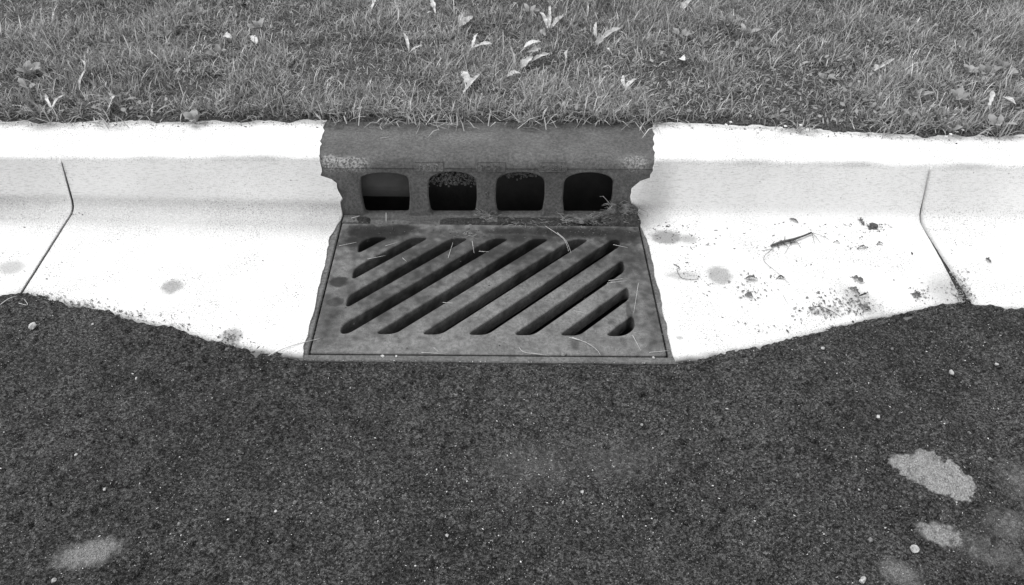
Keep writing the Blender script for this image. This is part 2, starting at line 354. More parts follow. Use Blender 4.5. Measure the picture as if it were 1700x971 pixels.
joint_soil(-1.258, .02, k2); joint_soil(1.312, .040, k3)

# ------------------------------------------------------------------ lawn ground
def lawn():
    xs = np.concatenate([np.geomspace(400, 4, 16)*-1, np.linspace(-4, 4, 900)[1:-1], np.geomspace(4, 400, 16)])
    tv = np.concatenate([[0, 0.0, .004], np.linspace(.012, .2, 30), np.linspace(.2, 3, 90)[1:], np.geomspace(3, 600, 16)[1:]])
    X, T = np.meshgrid(xs, tv)
    Y = fG(X)+T+(N1(X*22, X*0+5)*.022+N2(X*70, X*0)*.012)*np.clip(1-T/.2, 0, 1)*(np.where(np.abs(X) < .5, .25, 1))+.012
    Z = ZT+.004+np.clip(T, 0, .03)*.35+np.minimum(T, 8)*.012+N1(X*6, Y*6)*.022*np.clip(T/.3, 0, 1)+N2(X*30, Y*30)*.012*np.clip(T/.05, 0, 1)
    Z[0] -= .02
    me = big_mesh('lawn', np.stack([X, Y, Z], -1).reshape(-1, 3), grid_faces(*X.shape))
    tag(link('lawn', me, THATCH_M, smooth=True), 'lawn soil and thatch behind the kerb', kind='structure')
lawn()
def lawn_z(x, y):
    T = np.maximum(y-fG(x), 0)
    return ZT+.004+np.clip(T, 0, .03)*.35+np.minimum(T, 8)*.012+N1(x*6, y*6)*.022*np.clip(T/.3, 0, 1)+N2(x*30, y*30)*.012*np.clip(T/.05, 0, 1)

# ------------------------------------------------------------------ grate
WX0, WX1, WY0, WY1 = -.386, .384, .073, .494; GD = .5605
def clip_rect(poly):
    for ax, lim, sg in ((0, WX0, 1), (0, WX1, -1), (1, WY0, 1), (1, WY1, -1)):
        out = []
        for i in range(len(poly)):
            a, b = poly[i-1], poly[i]; ia = sg*(a[ax]-lim) >= 0; ib = sg*(b[ax]-lim) >= 0
            if ia != ib: t = (lim-a[ax])/(b[ax]-a[ax]); out.append(a+(b-a)*t)
            if ib: out.append(b)
        poly = out
    return poly
def round_poly(poly, r, k=5):
    out = []; n = len(poly)
    for i in range(n):
        p, a, b = poly[i], poly[i-1], poly[(i+1) % n]
        ra = min(r, np.linalg.norm(a-p)*.46); rb = min(r, np.linalg.norm(b-p)*.46)
        A = p+(a-p)/np.linalg.norm(a-p)*ra; B = p+(b-p)/np.linalg.norm(b-p)*rb
        for q in range(k+1): t = q/k; out.append((1-t)**2*A+2*t*(1-t)*p+t*t*B)
    return np.array(out)
def offset_poly(P, d):
    e = np.roll(P, -1, 0)-P; e /= np.linalg.norm(e, axis=1, keepdims=True); nrm = np.stack([e[:, 1], -e[:, 0]], 1)
    m = nrm+np.roll(nrm, 1, 0); m /= np.linalg.norm(m, axis=1, keepdims=True); return P+m*d      # outward for ccw
def in_poly(p, P):
    x, y = p; c = False; n = len(P)
    for i in range(n):
        a, b = P[i], P[i-1]
        if (a[1] > y) != (b[1] > y) and x < (b[0]-a[0])*(y-a[1])/(b[1]-a[1])+a[0]: c = not c
    return c
def area(P): return .5*np.sum(P[:, 0]*np.roll(P[:, 1], -1)-P[:, 1]*np.roll(P[:, 0], -1))
def extrude_plate(tri_lists, V2, loops, plane, depths):
    """tri_lists: part -> triangles over V2; loops: list of (indices ccw/cw, list of 2D rings below). Walls go to the part owning the edge."""
    res = []
    emap = {}
    for li, (idx, rings) in enumerate(loops):
        n = len(idx)
        for k in range(n): emap[frozenset((idx[k], idx[(k+1) % n]))] = (li, k)
    for tris in tri_lists:
        V = []; F = []; mp = {}
        def vid(key, co):
            if key not in mp: mp[key] = len(V); V.append(co)
            return mp[key]
        for t in tris:
            F.append([vid(('t', i), plane(V2[i][0], V2[i][1], 0)) for i in t])
            for a, b in ((t[0], t[1]), (t[1], t[2]), (t[2], t[0])):
                h = emap.get(frozenset((a, b)))
                if h is None: continue
                li, k = h; idx, rings = loops[li]; n = len(idx); k2 = (k+1) % n
                ka, kb = (k, k2) if idx[k] == a else (k2, k)
                pa, pb = ('t', a), ('t', b)
                ca, cb = plane(*V2[a], 0), plane(*V2[b], 0)
                for r, (ring, dep) in enumerate(zip(rings, depths)):
                    qa, qb = ('w', li, r, ka), ('w', li, r, kb)
                    F.append([vid(pb, cb), vid(pa, ca), vid(qa, plane(ring[ka][0], ring[ka][1], dep)), vid(qb, plane(ring[kb][0], ring[kb][1], dep))])
                    pa, pb, ca, cb = qa, qb, plane(*ring[ka], dep), plane(*ring[kb], dep)
        res.append((V, F))
    return res
def plate(outer, holes, cuts_fn, classify, nparts, plane, depths, bev):
    """flat casting with holes; returns (V,F) per part"""
    V2 = []; E = []; loops = []
    top = offset_poly(outer, -bev); idx = list(range(len(top))); V2 += [tuple(p) for p in top]
    E += [(idx[i], idx[(i+1) % len(idx)]) for i in range(len(idx))]; loops.append((idx, [outer]*len(depths)))
    hi = []
    for H in holes:
        T = offset_poly(H, bev); o = len(V2); idx = list(range(o, o+len(T))); V2 += [tuple(p) for p in T]; hi.append(idx)
        E += [(idx[i], idx[(i+1) % len(idx)]) for i in range(len(idx))]
        loops.append((idx, [H if r < 2 else offset_poly(H, .002*(r-1)) for r in range(len(depths))]))
    E += cuts_fn(V2, hi)
    r = delaunay_2d_cdt([Vector(p) for p in V2], E, [], 0, 1e-7)
    Vo = [tuple(v) for v in r[0]]; assert len(Vo) == len(V2), (len(Vo), len(V2))
    parts = [[] for _ in range(nparts)]; oh = [offset_poly(H, bev) for H in holes]
    for t in r[2]:
        c = np.mean([Vo[i] for i in t], 0)
        if not in_poly(c, top) or any(in_poly(c, H) for H in oh): continue
        a, b, d = (np.array(Vo[i]) for i in t)
        if (b[0]-a[0])*(d[1]-a[1])-(b[1]-a[1])*(d[0]-a[0]) < 0: t = t[::-1]
        parts[classify(c)].append(tuple(t))
    return extrude_plate(parts, Vo, loops, plane, depths)
def grate():
    cs = [-.823+.1195*k for k in range(10)]; hw = .0265; slots = []
    for c in cs:
        p = [np.array(q, float) for q in ((c-hw-2, -2), (c+hw-2, -2), (c+hw+2, 2), (c-hw+2, 2))]
        P = round_poly(clip_rect(p), .020)
        slots.append(P if area(P) > 0 else P[::-1])
    outer = np.array([(-.45, 0), (.45, 0), (.45, GD), (-.45, GD)], float)
    outer = round_poly([p for p in outer], .006, 3)
    quads = []
    def cuts(V2, hi):
        E = []
        d = lambda i: V2[i][0]-V2[i][1]; t = lambda i: V2[i][0]+V2[i][1]
        for k in range(9):
            m = max(map(d, hi[k])); A = [i for i in hi[k] if d(i) > m-1e-6]; m = min(map(d, hi[k+1])); B = [i for i in hi[k+1] if d(i) < m+1e-6]
            q = [min(A, key=t), max(A, key=t), max(B, key=t), min(B, key=t)]; quads.append([V2[i] for i in q]); E += [(q[0], q[3]), (q[1], q[2])]
        return E
    def cls(c):
        for k in range(9):
            if in_poly(c, quads[k]): return k+1
        return 0
    res = plate(outer, slots, cuts, cls, 10, lambda x, y, d: (x, y, d), [-.0022, -.006, -.045], .0022)
    root = empty('drain_grate', (0, .28, 0)); tag(root, 'grey cast iron drain grate with ten diagonal slots set in the gutter', 'grate')
    for i, (V, F) in enumerate(res): obj('rim' if i == 0 else 'bar', V, F, GRATE_M, root)
grate()
def frame():
    root = empty('grate_frame', (0, -.015, 0)); tag(root, 'narrow iron frame edging the drain grate', 'frame')
    g = .005
    obj('front_rail', *box_geo(-.476, .476, -.027, -g, -.06, .0005, .003), FRAME_M, root)
    obj('side_rail', *box_geo(-.478, -.45-g, -g+.0002, .60, -.06, -.001, .003), FRAME_M, root)
    obj('side_rail', *box_geo(.45+g, .478, -g+.0002, .60, -.06, -.001, .003), FRAME_M, root)
    obj('rear_ledge', *box_geo(-.4548, .4548, GD+.006, .604, -.06, -.012, .003), FRAME_M, root)
    obj('seat_ledge', *join_geo([box_geo(-.4548, .4548, -g+.0004, .03, -.075, -.047), box_geo(-.4548, -.42, .0302, GD+.0055, -.075, -.047), box_geo(.42, .4548, .0302, GD+.0055, -.075, -.047)]), FRAME_M, root)
    V = []; F = []                                          # grit packed in the gap
    rg = np.random.default_rng(4)
    parts = []
    for i in range(240):
        e = rg.integers(0, 3); t = rg.random()
        x, y = ((-.4525, t*.57), (.4525, t*.57), (-.45+.9*t, -.0025))[e]
        parts.append(stone_geo((x+rg.normal()*.0012, y+rg.normal()*.0012, -.008), rg.uniform(.0015, .0036), int(rg.integers(1e6)), .8, 1))
    obj('gap_grit', *join_geo(parts), SOIL_M, root)['kind'] = 'stuff'
frame()

# ------------------------------------------------------------------ cast iron kerb hood
HX0, HX1, HY = -.545, .535, .6115
def FY(z): return .6065+.175*z                      # battered front face of the hood
def hood():
    root = empty('kerb_hood', (0, .7, 0)); tag(root, 'dark cast iron kerb inlet hood with four arched openings above grate', 'drain hood')
    prof = [(.90, .06), (.90, .165)]; zt = ZT-.003
    prof += [(.896, zt-.004), (.888, zt)]+[(y, zt) for y in np.linspace(.87, .684, 10)]
    ynose = lambda t: (.676-.044*math.sin(t), zt-.040+.040*math.cos(t))
    prof += [ynose(t) for t in np.linspace(.08, math.pi/2*.88, 16)]
    prof[-1] = (FY(prof[-1][1]), prof[-1][1])
    xs = np.linspace(HX0, HX1, 160); P = np.array(prof); V = np.zeros((len(P), len(xs), 3)); V[..., 0] = xs
    V[..., 1] = P[:, :1]; V[..., 2] = P[:, 1:]
    V[..., 2] += N1(V[..., 0]*20, V[..., 1]*20)*.0016; V[..., 1] += N2(V[..., 0]*25, V[..., 2]*25+3)*.0014
    z_n = prof[-1][1]
    V = np.concatenate([V, V[-1:]+np.array([0, .03, -.001])], 0)
    link('top_plate', big_mesh('top_plate', V.reshape(-1, 3), grid_faces(*V.shape[:2])[:, ::-1]), HOOD_M, root, True)
    # face with openings, in (x, z)
    ops = [(-.393, -.250), (-.190, -.046), (.015, .161), (.221, .370)]; holes = []
    for k, (a, b) in enumerate(ops):
        zb, zs, zc = (-.004, .108, .136) if k else (-.004, .115, .132)
        pts = [np.array(q) for q in ((a+.005, zb), (b-.004, zb), (b+.002, .5*(zb+zs)), (b, zs))]
        arc = [np.array((a+(b-a)*t, zs+(zc-zs)*(1-(2*t-1)**2)**.6)) for t in (.94, .85, .7, .5, .3, .15, .06)]
        poly = pts+arc+[np.array((a, zs)), np.array((a-.002, .5*(zb+zs)))]
        P = round_poly([np.array(q) for q in poly], .010, 2)
        holes.append(P if area(P) > 0 else P[::-1])
    top = z_n+.006
    outer = np.array([(-.540, -.02), (.530, -.02), (.530, top), (-.540, top)], float)
    def plane(x, z, d): return (x, FY(z)+.0008-d, z)            # d negative = deeper (+y)
    res = plate(outer, holes, lambda V2, hi: [], lambda c: 0, 1, plane, [-.004, -.008, -.030], .004)
    obj('front_face', *res[0], HOOD_M, root)
    # raised name plates on the nose, with worn lettering
    for px_, txt in ((711, 'E  TUE'), (815, 'B.C. 20'), (918, 'C - 33 R')):
        xc = at(px_, 282, .155)[0]; z0, z1, hw = .141, .166, .042; n = 12
        nose = lambda z: FY(z) if z < zt-.034 else .676-.044*math.sqrt(max(0, 1-((z-(zt-.040))/.040)**2))
        zz = np.linspace(z0, z1, 7); V = []
        for z in zz:
            for x in np.linspace(-hw, hw, 9): V.append((xc+x, nose(z)-.0018, z))
        V = np.array(V).reshape(7, 9, 3); rim = []
        loop = [V[0, i] for i in range(9)]+[V[j, 8] for j in range(1, 7)]+[V[6, i] for i in range(7, -1, -1)]+[V[j, 0] for j in range(5, -1, -1)]
        loop = [p+np.array([0, .0004, 0]) for p in loop]
        pl = link('name_plate', big_mesh('name_plate', V.reshape(-1, 3)+np.array([0, .0004, 0]), grid_faces(7, 9)), HOOD_M, root, True)
        tv, tf = tube_geo(loop, .0016, 5); obj('border', tv, tf, HOOD_M, pl, True)
        letters(txt, .020, (xc, 0, .1465), .066, pl, tilt=lambda z: nose(z)-.0026)
    xc = at(808, 324, .07)[0]; letters('2', .026, (xc, 0, .056), .02, root, tilt=lambda z: FY(z)-.0008)
    # sill lip and lugs between face and grate
    xs = np.linspace(-.452, .445, 120); bulge = np.zeros_like(xs)
    for c in (-.22, -.015, .19): bulge += np.exp(-((xs-c)/.055)**2)*.011
    rows = []
    for t in np.linspace(0, 1, 7):
        a = t*math.pi/2; rows.append(np.stack([xs, HY-.002-(.015+bulge)*math.sin(a), .000-.016*(1-math.cos(a))-.004+N1(xs*30, xs*0)*.002], 1))
    V = np.array([np.stack([xs, xs*0+HY+.012, xs*0-.0045], 1)]+rows)
    link('sill_lip', big_mesh('sill_lip', V.reshape(-1, 3), grid_faces(*V.shape[:2])[:, ::-1]), HOOD_M, root, True)
    for px_, wd in ((812, .027), (582, .025)):
        c = at(px_, 366, 0); obj('lug', *box_geo(c[0]-wd, c[0]+wd, GD+.005, HY-.008, -.05, .001, .003), FRAME_M, root)
def letters(txt, size, loc, width, parent, tilt):
    cu = bpy.data.curves.new('lettering', 'FONT'); cu.body = txt; cu.size = size; cu.extrude = .0016; cu.resolution_u = 3
    o = bpy.data.objects.new('lettering', cu); COL.objects.link(o)
    bpy.context.view_layer.update(); dg = bpy.context.evaluated_depsgraph_get(); me = bpy.data.meshes.new_from_object(o.evaluated_get(dg)); bpy.data.objects.remove(o)
    n = len(me.vertices); co = np.zeros(n*3, np.float32); me.vertices.foreach_get('co', co); co = co.reshape(-1, 3)
    x0, x1 = co[:, 0].min(), co[:, 0].max(); sx = min(1.0, width/(x1-x0)); out = np.zeros_like(co)
    out[:, 0] = loc[0]+(co[:, 0]-(x0+x1)/2)*sx; out[:, 2] = loc[2]+co[:, 1]
    out[:, 1] = [tilt(z) for z in out[:, 2]]; out[:, 1] -= co[:, 2]
    me.vertices.foreach_set('co', out.ravel()); me.update(); me.materials.clear()
    return link('lettering', me, HOOD_M, parent)
hood()
for o in list(bpy.data.objects):
    p = o
    while p.parent: p = p.parent
    if p.name == 'kerb_hood' and o.type == 'MESH':
        me = o.data; co = np.zeros(len(me.vertices)*3, np.float32); me.vertices.foreach_get('co', co); co = co.reshape(-1, 3)
        co[:, 1] += .017*(co[:, 0]+.47); me.vertices.foreach_set('co', co.ravel()); me.update()

# ------------------------------------------------------------------ pit under the grate
def basin():
    root = empty('catch_basin', (0, .4, -.9)); tag(root, 'dark concrete pit seen through the grate slots and arched openings', 'drain pit')
    x0, x1, y0, y1, z0 = -.47, .47, -.02, .80, -.9
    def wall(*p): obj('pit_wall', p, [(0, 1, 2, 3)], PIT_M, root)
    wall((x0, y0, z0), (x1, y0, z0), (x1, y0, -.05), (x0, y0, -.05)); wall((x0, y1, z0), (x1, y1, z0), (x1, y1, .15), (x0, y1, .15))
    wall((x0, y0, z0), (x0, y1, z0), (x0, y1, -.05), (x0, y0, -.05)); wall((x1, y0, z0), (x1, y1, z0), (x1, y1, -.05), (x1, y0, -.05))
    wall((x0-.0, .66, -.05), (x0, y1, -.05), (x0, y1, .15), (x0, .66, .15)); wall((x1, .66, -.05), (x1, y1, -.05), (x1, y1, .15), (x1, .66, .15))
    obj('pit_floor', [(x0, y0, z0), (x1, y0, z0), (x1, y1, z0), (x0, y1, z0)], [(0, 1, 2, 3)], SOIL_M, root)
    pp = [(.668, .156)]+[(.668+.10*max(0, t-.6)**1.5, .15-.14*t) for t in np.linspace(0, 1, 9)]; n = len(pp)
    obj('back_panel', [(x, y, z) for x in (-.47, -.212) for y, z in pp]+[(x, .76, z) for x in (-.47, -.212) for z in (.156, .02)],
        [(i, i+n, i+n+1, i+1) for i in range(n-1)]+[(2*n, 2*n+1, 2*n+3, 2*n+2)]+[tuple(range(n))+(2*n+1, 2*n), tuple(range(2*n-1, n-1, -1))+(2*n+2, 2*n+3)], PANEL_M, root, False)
    rg = np.random.default_rng(9); parts = []
    for i in range(900):
        x = rg.uniform(-.205, .17); dn = .045+.012*rg.random()
        parts.append(stone_geo((x, .700+rg.normal()*.006+(.05 if x > -.03 else 0), rg.uniform(dn, .115)), rg.uniform(.003, .008), int(rg.integers(1e6)), .9, 1))
    tag(obj('mortar_rubble', *join_geo(parts), RUBBLE_M, root), kind='stuff')
basin()

# ------------------------------------------------------------------ grass
def blades(n, x, y, zf, length, width, lean, az, shade, name, mat, curl=.6):
    z = zf(x, y); seg = np.array([0, .4, .75, 1.0]); ww = np.array([1, .9, .6, .06])
    dirx, diry = np.cos(az), np.sin(az); V = np.zeros((n, 8, 3), np.float32)
    ang = lean; px_, py_, pz_ = x.copy(), y.copy(), z-.004
    prev = 0
    sxv, syv = -diry, dirx
    for k, t in enumerate(seg):
        if k:
            d = (t-prev)*length; px_ = px_+dirx*np.sin(ang)*d; py_ = py_+diry*np.sin(ang)*d; pz_ = pz_+np.cos(ang)*d
            ang = ang+curl*(t-prev)*2*RNG.uniform(.3, 1.2, n)
        prev = t
        V[:, 2*k, 0] = px_-sxv*width*ww[k]/2; V[:, 2*k, 1] = py_-syv*width*ww[k]/2; V[:, 2*k, 2] = pz_
        V[:, 2*k+1, 0] = px_+sxv*width*ww[k]/2; V[:, 2*k+1, 1] = py_+syv*width*ww[k]/2; V[:, 2*k+1, 2] = pz_
    V[:, :, 2] = np.maximum(V[:, :, 2], (zf(V[:, :, 0].ravel().astype(float), V[:, :, 1].ravel().astype(float)).reshape(n, 8)+.001)*(V[:, :, 1] > .80)+(ZT+.003)*(V[:, :, 1] <= .80)-np.array([.005]+[.005]+[0]*6))
    base = (np.arange(n)*8)[:, None]; q = np.array([[0, 1, 3, 2], [2, 3, 5, 4], [4, 5, 7, 6]])
    F = (base[:, :, None]+q[None]).reshape(-1, 4)
    me = big_mesh(name, V.reshape(-1, 3), F, {'shade': np.repeat(shade, 8)})
    return link(name, me, mat, smooth=True)
def grass():
    def field(x0, x1, y0, y1, dens, lscale=1.0):
        n = int((x1-x0)*(y1-y0)*dens); x = RNG.uniform(x0, x1, n); y = RNG.uniform(y0, y1, n)
        keep = y > fG(x)+.012+.014*RNG.random(n); patch = N1(x*5, y*5)+.6*N2(x*14, y*14)
        keep &= RNG.random(n) < np.clip(.74+patch*1.7, .28, 1); x, y, patch = x[keep], y[keep], patch[keep]; n = len(x)
        edge = np.exp(-(y-fG(x))/.05)
        ln = (.026+.034*RNG.random(n)**1.6+.03*(RNG.random(n) < .08))*(1+.7*patch)*lscale*(1+.2*edge)
        wd = RNG.uniform(.0014, .0040, n)*lscale**.5; lean = np.clip(RNG.normal(.75, .38, n), .05, 1.5)
        az = RNG.uniform(0, 2*math.pi, n)+N3(x*4, y*4)*3
        tone = np.clip(.42+.5*N2(x*3+5, y*3)+.35*N1(x*11, y*11+8), .05, 1)
        sh = np.clip(RNG.beta(1.5, 2.3, n)*.75+tone*.30-.08+(RNG.random(n) < .07)*.5, .01, 1.25)
        return x, y, ln, wd, lean, az, sh
    A = [field(-2.7, 2.9, .78, 2.35, 30000), field(-5, 5, 2.35, 6, 1500, 2.4), field(-4.5, -2.7, .78, 2.35, 5000, 1.5), field(2.9, 4.5, .78, 2.35, 5000, 1.5)]
    x, y, ln, wd, lean, az, sh = (np.concatenate(q) for q in zip(*A))
    tag(blades(len(x), x, y, lawn_z, ln, wd, lean, az, sh, 'grass', GRASS_M), 'short mown grass covering the verge behind the kerb', 'grass', kind='stuff')
    # small clover-like leaves, in drifts
    n = 20000; x = RNG.uniform(-2.6, 2.8, n); y = RNG.uniform(.80, 2.3, n)
    k = (y > fG(x)+.012) & (RNG.random(n) < np.clip(N2(x*2.6+3, y*2.6)*1.2+.15+.5*np.exp(-(y-fG(x))/.05)+.25*((x > 1.2) & (y < 1.3)), 0.02, 1)); x, y = x[k], y[k]; n = len(x)
    z = lawn_z(x, y)+RNG.uniform(.006, .032, n); r = RNG.uniform(.0035, .0085, n); az = RNG.uniform(0, 6.28, n); tl = RNG.normal(0, .45, n); t2 = RNG.normal(0, .35, n)
    m = 6; V = np.zeros((n, m, 3))
    for i in range(m):
        q = 2*math.pi*i/m; u = r*math.cos(q)*(1.25); v = r*math.sin(q)*.8
        V[:, i, 0] = x+u*np.cos(az)-v*np.sin(az); V[:, i, 1] = y+u*np.sin(az)+v*np.cos(az); V[:, i, 2] = z+u*np.sin(tl)+v*np.sin(t2)
    me = big_mesh('clover_leaves', V.reshape(-1, 3), np.arange(n*m).reshape(n, m), {'shade': np.repeat(np.clip(RNG.normal(.5, .25, n), 0, 1.2), m)})
    tag(link('clover_leaves', me, WEED_M), 'small round clover leaves growing among the grass', 'ground cover', kind='stuff')
grass()
# ------------------------------------------------------------------ leaves, weeds, stalks
def leaf_geo(base, tip, width, fold=.6, arch=.01, wob=.15, seed=0, stem=.25):
    rg = np.random.default_rng(seed); base = np.array(base, float); tip = np.array(tip, float); d = tip-base; L = np.linalg.norm(d); t = d/L
    s = np.cross(t, [0, 0, 1.0]); s /= np.linalg.norm(s)+1e-9; u = np.cross(s, t); roll = rg.normal()*.5
    s, u = s*math.cos(roll)+u*math.sin(roll), -s*math.sin(roll)+u*math.cos(roll); n = 10; V = []
    for i in range(n):
        q = i/(n-1); wd = width*.5*(math.sin(math.pi*min(1, q*.93+.05))**.75)*(1+wob*rg.normal()*.5)
        c = base+d*q+u*arch*math.sin(math.pi*q)+s*wob*.06*L*math.sin(3*q+seed)
        for k in (-1, -.5, 0, .5, 1): V.append(c+s*wd*k*math.cos(fold)+u*wd*abs(k)*math.sin(fold)+u*rg.normal()*.0008)
    F = [(i*5+k, i*5+k+1, (i+1)*5+k+1, (i+1)*5+k) for i in range(n-1) for k in range(4)]
    parts = [(V, F)]
    if stem: parts.append(tube_geo([base-t*L*stem+np.array([0, 0, -.003]), base-t*L*stem*.5, base, base+t*L*.1], [.0008, .0009, .0009, .0005], 5))
    return join_geo(parts)
def gz(p, h): c = at(p[0], p[1], .215); return c[0], c[1], float(lawn_z(np.array(c[0]), np.array(c[1])))+h
def lawn_leaf(b, t, wpx, fold, label, group, seed, hb=.014, ht=.026, mat=LEAF_M, arch=.007):
    B, T = np.array(gz(b, hb)), np.array(gz(t, ht))
    o = obj('fallen_leaf', *leaf_geo(B, T, wpx/430.0, fold, arch, .45, seed=seed), mat, None, True)
    return tag(o, label, 'leaf', group)
G1 = 'pale fallen leaves in the grass'
dull = 'pale narrow fallen leaf lying folded in the grass'
for i, (b, t, wp, fo) in enumerate([
    ((909, 47), (896, 22), 7, .5), ((910, 46), (914, 16), 9, .7), ((914, 46), (941, 30), 10, .5), ((906, 52), (896, 56), 13, .3),
    ((762, 47), (768, 24), 7, .6), ((762, 47), (784, 34), 11, .4), ((785, 82), (793, 58), 7, .5), ((786, 82), (817, 82), 12, .3),
    ((851, 112), (847, 82), 11, .4), ((862, 110), (886, 98), 10, .4), ((884, 100), (912, 96), 8, .6), ((842, 126), (864, 124), 14, .3),
    ((770, 156), (796, 128), 8, .6), ((796, 128), (814, 118), 6, .6), ((780, 140), (768, 124), 11, .2), ((990, 76), (998, 66), 12, .3),
    ((998, 68), (1030, 56), 9, .5), ((992, 66), (988, 46), 7, .6), ((680, 87), (668, 58), 6, .5), ((681, 87), (702, 83), 5, .6),
    ((720, 24), (708, 26), 9, .3), ((722, 22), (718, 4), 8, .5), ((973, 28), (974, 8), 7, .5), ((1040, 146), (1060, 132), 9, .4),
    ((1040, 146), (1033, 128), 6, .5), ((616, 24), (626, 2), 6, .5), ((614, 24), (602, 20), 7, .4), ((940, 98), (944, 90), 6, .5),
    ((372, 62), (386, 70), 9, .3), ((416, 62), (428, 76), 10, .3), ((128, 100), (144, 118), 6, .5), ((146, 118), (134, 152), 5, .6),
    ((85, 180), (78, 160), 5, .5), ((85, 180), (110, 163), 7, .5), ((180, 180), (194, 164), 6, .5), ((1444, 124), (1456, 114), 8, .3),
    ((1450, 120), (1482, 100), 6, .5), ((1404, 104), (1418, 108), 8, .3), ((1586, 78), (1588, 90), 6, .3), ((1640, 176), (1648, 154), 7, .5),
    ((1668, 160), (1684, 176), 6, .4), ((1130, 98), (1136, 106), 9, .3), ((1132, 20), (1144, 10), 12, .3), ((1004, 88), (1012, 92), 7, .4)]):
    lab, g = dull, G1
    for lo, hi, l2, g2 in ((0, 3, 'pale leaf in the spiky cluster of four fallen leaves', 'spiky leaf cluster'), (4, 5, 'one of two pale leaves fallen in a V with touching bases', 'V of two leaves'), (8, 11, 'pale leaf in the leaf clump behind the hood', 'leaf clump'),
                           (12, 14, 'pale leaf of the trio lying on a slant nearer the kerb than the clump', 'slanting leaf trio'), (32, 33, 'pale leaf of a small V above the left kerb joint', 'small leaf V'), (18, 19, 'pale slender leaf of an L-shaped pair', 'L-shaped leaf pair')):
        if lo <= i <= hi: lab, g = l2, g2
    lawn_leaf(b, t, wp, fo, lab, g, i)
lawn_leaf((896, 84), (874, 96), 12, .6, 'curled pale leaf lying over others in the leaf clump', 'leaf clump', 90, .016, .04)
lawn_leaf((870, 84), (898, 78), 12, .2, 'broad pale leaf at the back of the leaf clump', 'leaf clump', 91, .016, .03)
c = gz((1496, 197), .004)
o = obj('fallen_leaf', *leaf_geo(c, np.array(c)+np.array([.035, -.012, .012]), .022, .9, .02, seed=44), STONE_M, None, True); tag(o, 'curled white leaf where the grass meets the kerb', 'leaf')
def weed(px_, py_, n, L, wd, label, seed, group=None):
    rg = np.random.default_rng(seed); c = np.array(gz((px_, py_), -.002)); root = empty('broadleaf_weed', tuple(c)); tag(root, label, 'weed', group)
    for i in range(n):
        a = 6.28*i/n+rg.normal()*.25; l = L*rg.uniform(.7, 1.15); tip = c+np.array([math.cos(a)*l, math.sin(a)*l, l*rg.uniform(.25, .6)+.012])
        V, F = leaf_geo(c+(tip-c)*.25, tip, wd*rg.uniform(.8, 1.2), .2, l*.18, seed=seed*31+i, stem=.35)
        me = bpy.data.meshes.new('leaf'); me.from_pydata([tuple(v) for v in V], [], F); a_ = me.attributes.new('shade', 'FLOAT', 'POINT'); a_.data.foreach_set('value', np.full(len(V), rg.uniform(.35, .95), np.float32))
        link('leaf', me, WEED_M, root, True)
GW = 'broadleaf weeds in the lawn'; lw = 'low broadleaf weed rosette growing in the grass'
for i, (p, q, n, L, wd) in enumerate([(50, 120, 6, .045, .024), (44, 146, 5, .04, .018), (320, 190, 5, .035, .026), (360, 92, 5, .045, .024), (200, 168, 7, .06, .012), (268, 60, 6, .04, .02), (150, 172, 6, .05, .012),
    (1520, 160, 7, .045, .022), (1590, 165, 7, .05, .024), (1668, 113, 6, .05, .026), (1640, 120, 6, .045, .022), (1560, 190, 6, .04, .02), (1610, 120, 6, .04, .02), (1372, 123, 5, .035, .02), (1210, 45, 7, .05, .024), (1240, 60, 6, .045, .02), (1660, 205, 6, .045, .02), (1580, 208, 6, .04, .018),
    (430, 45, 6, .04, .02), (330, 30, 6, .04, .02), (880, 20, 6, .04, .02), (1130, 60, 6, .045, .02)]): weed(p, q, n, L, wd, 'slender-leaved weed rosette in the grass close to the kerb' if wd < .015 else 'broad-leaved weed rosette in the grass close to the kerb' if q > 135 else 'broad-leaved weed rosette in the open grass away from the kerb', 300+i, GW)
# coarse grass tufts by the kerb
def tuft(px_, py_, n, L, label, seed):
    rg = np.random.default_rng(seed); c = np.array(gz((px_, py_), 0)); parts = []; sh = []
    for i in range(n):
        a = rg.uniform(0, 6.28); l = L*rg.uniform(.4, 1.15); e = rg.uniform(.3, 1.45); b = c+np.array([rg.normal()*.03, rg.normal()*.014, -.002])
        dv = np.array([math.cos(a)*math.sin(e), math.sin(a)*math.sin(e)*.8, math.cos(e)])*l
        p = [b, b+dv*.5+np.array([0, 0, l*.08]), b+dv+np.array([0, 0, -l*.12])]; s = np.array([-math.sin(a), math.cos(a), 0])*.0016
        V = [p[0]-s, p[0]+s, p[1]-s, p[1]+s, p[2]-s*.1, p[2]+s*.1]
        for v in V: v[2] = max(v[2], ZT+.005)
        parts.append((V, [(0, 1, 3, 2), (2, 3, 5, 4)])); sh += [rg.beta(2, 2.5)]*6
    V, F = join_geo(parts); me = big_mesh('grass_tuft', np.array(V), np.array(F), {'shade': np.array(sh)})
    tag(link('grass_tuft', me, GRASS_M, smooth=True), label, 'grass tuft', 'coarse grass tufts along the kerb')
lt = 'coarse tuft of longer grass blades at the lawn edge behind the kerb'
for i, (p, q, n, L) in enumerate([(1005, 188, 44, .10), (1080, 192, 46, .11), (1065, 165, 30, .09), (870, 192, 34, .09), (905, 192, 30, .08), (700, 192, 26, .07), (760, 196, 26, .07), (640, 192, 24, .07), (1190, 180, 30, .08), (1330, 205, 24, .08), (1490, 210, 24, .08), (1660, 212, 24, .09), (560, 190, 20, .06), (180, 192, 24, .07), (90, 188, 22, .07)]): tuft(p, q, n, L, 'coarse tuft of longer grass blades leaning over the back of the iron hood' if 545 < p < 1086 else 'coarse tuft of longer grass at the lawn edge behind the debris-strewn kerb' if p > 1086 else 'coarse tuft of longer grass at the lawn edge behind the clean kerb section', 500+i)
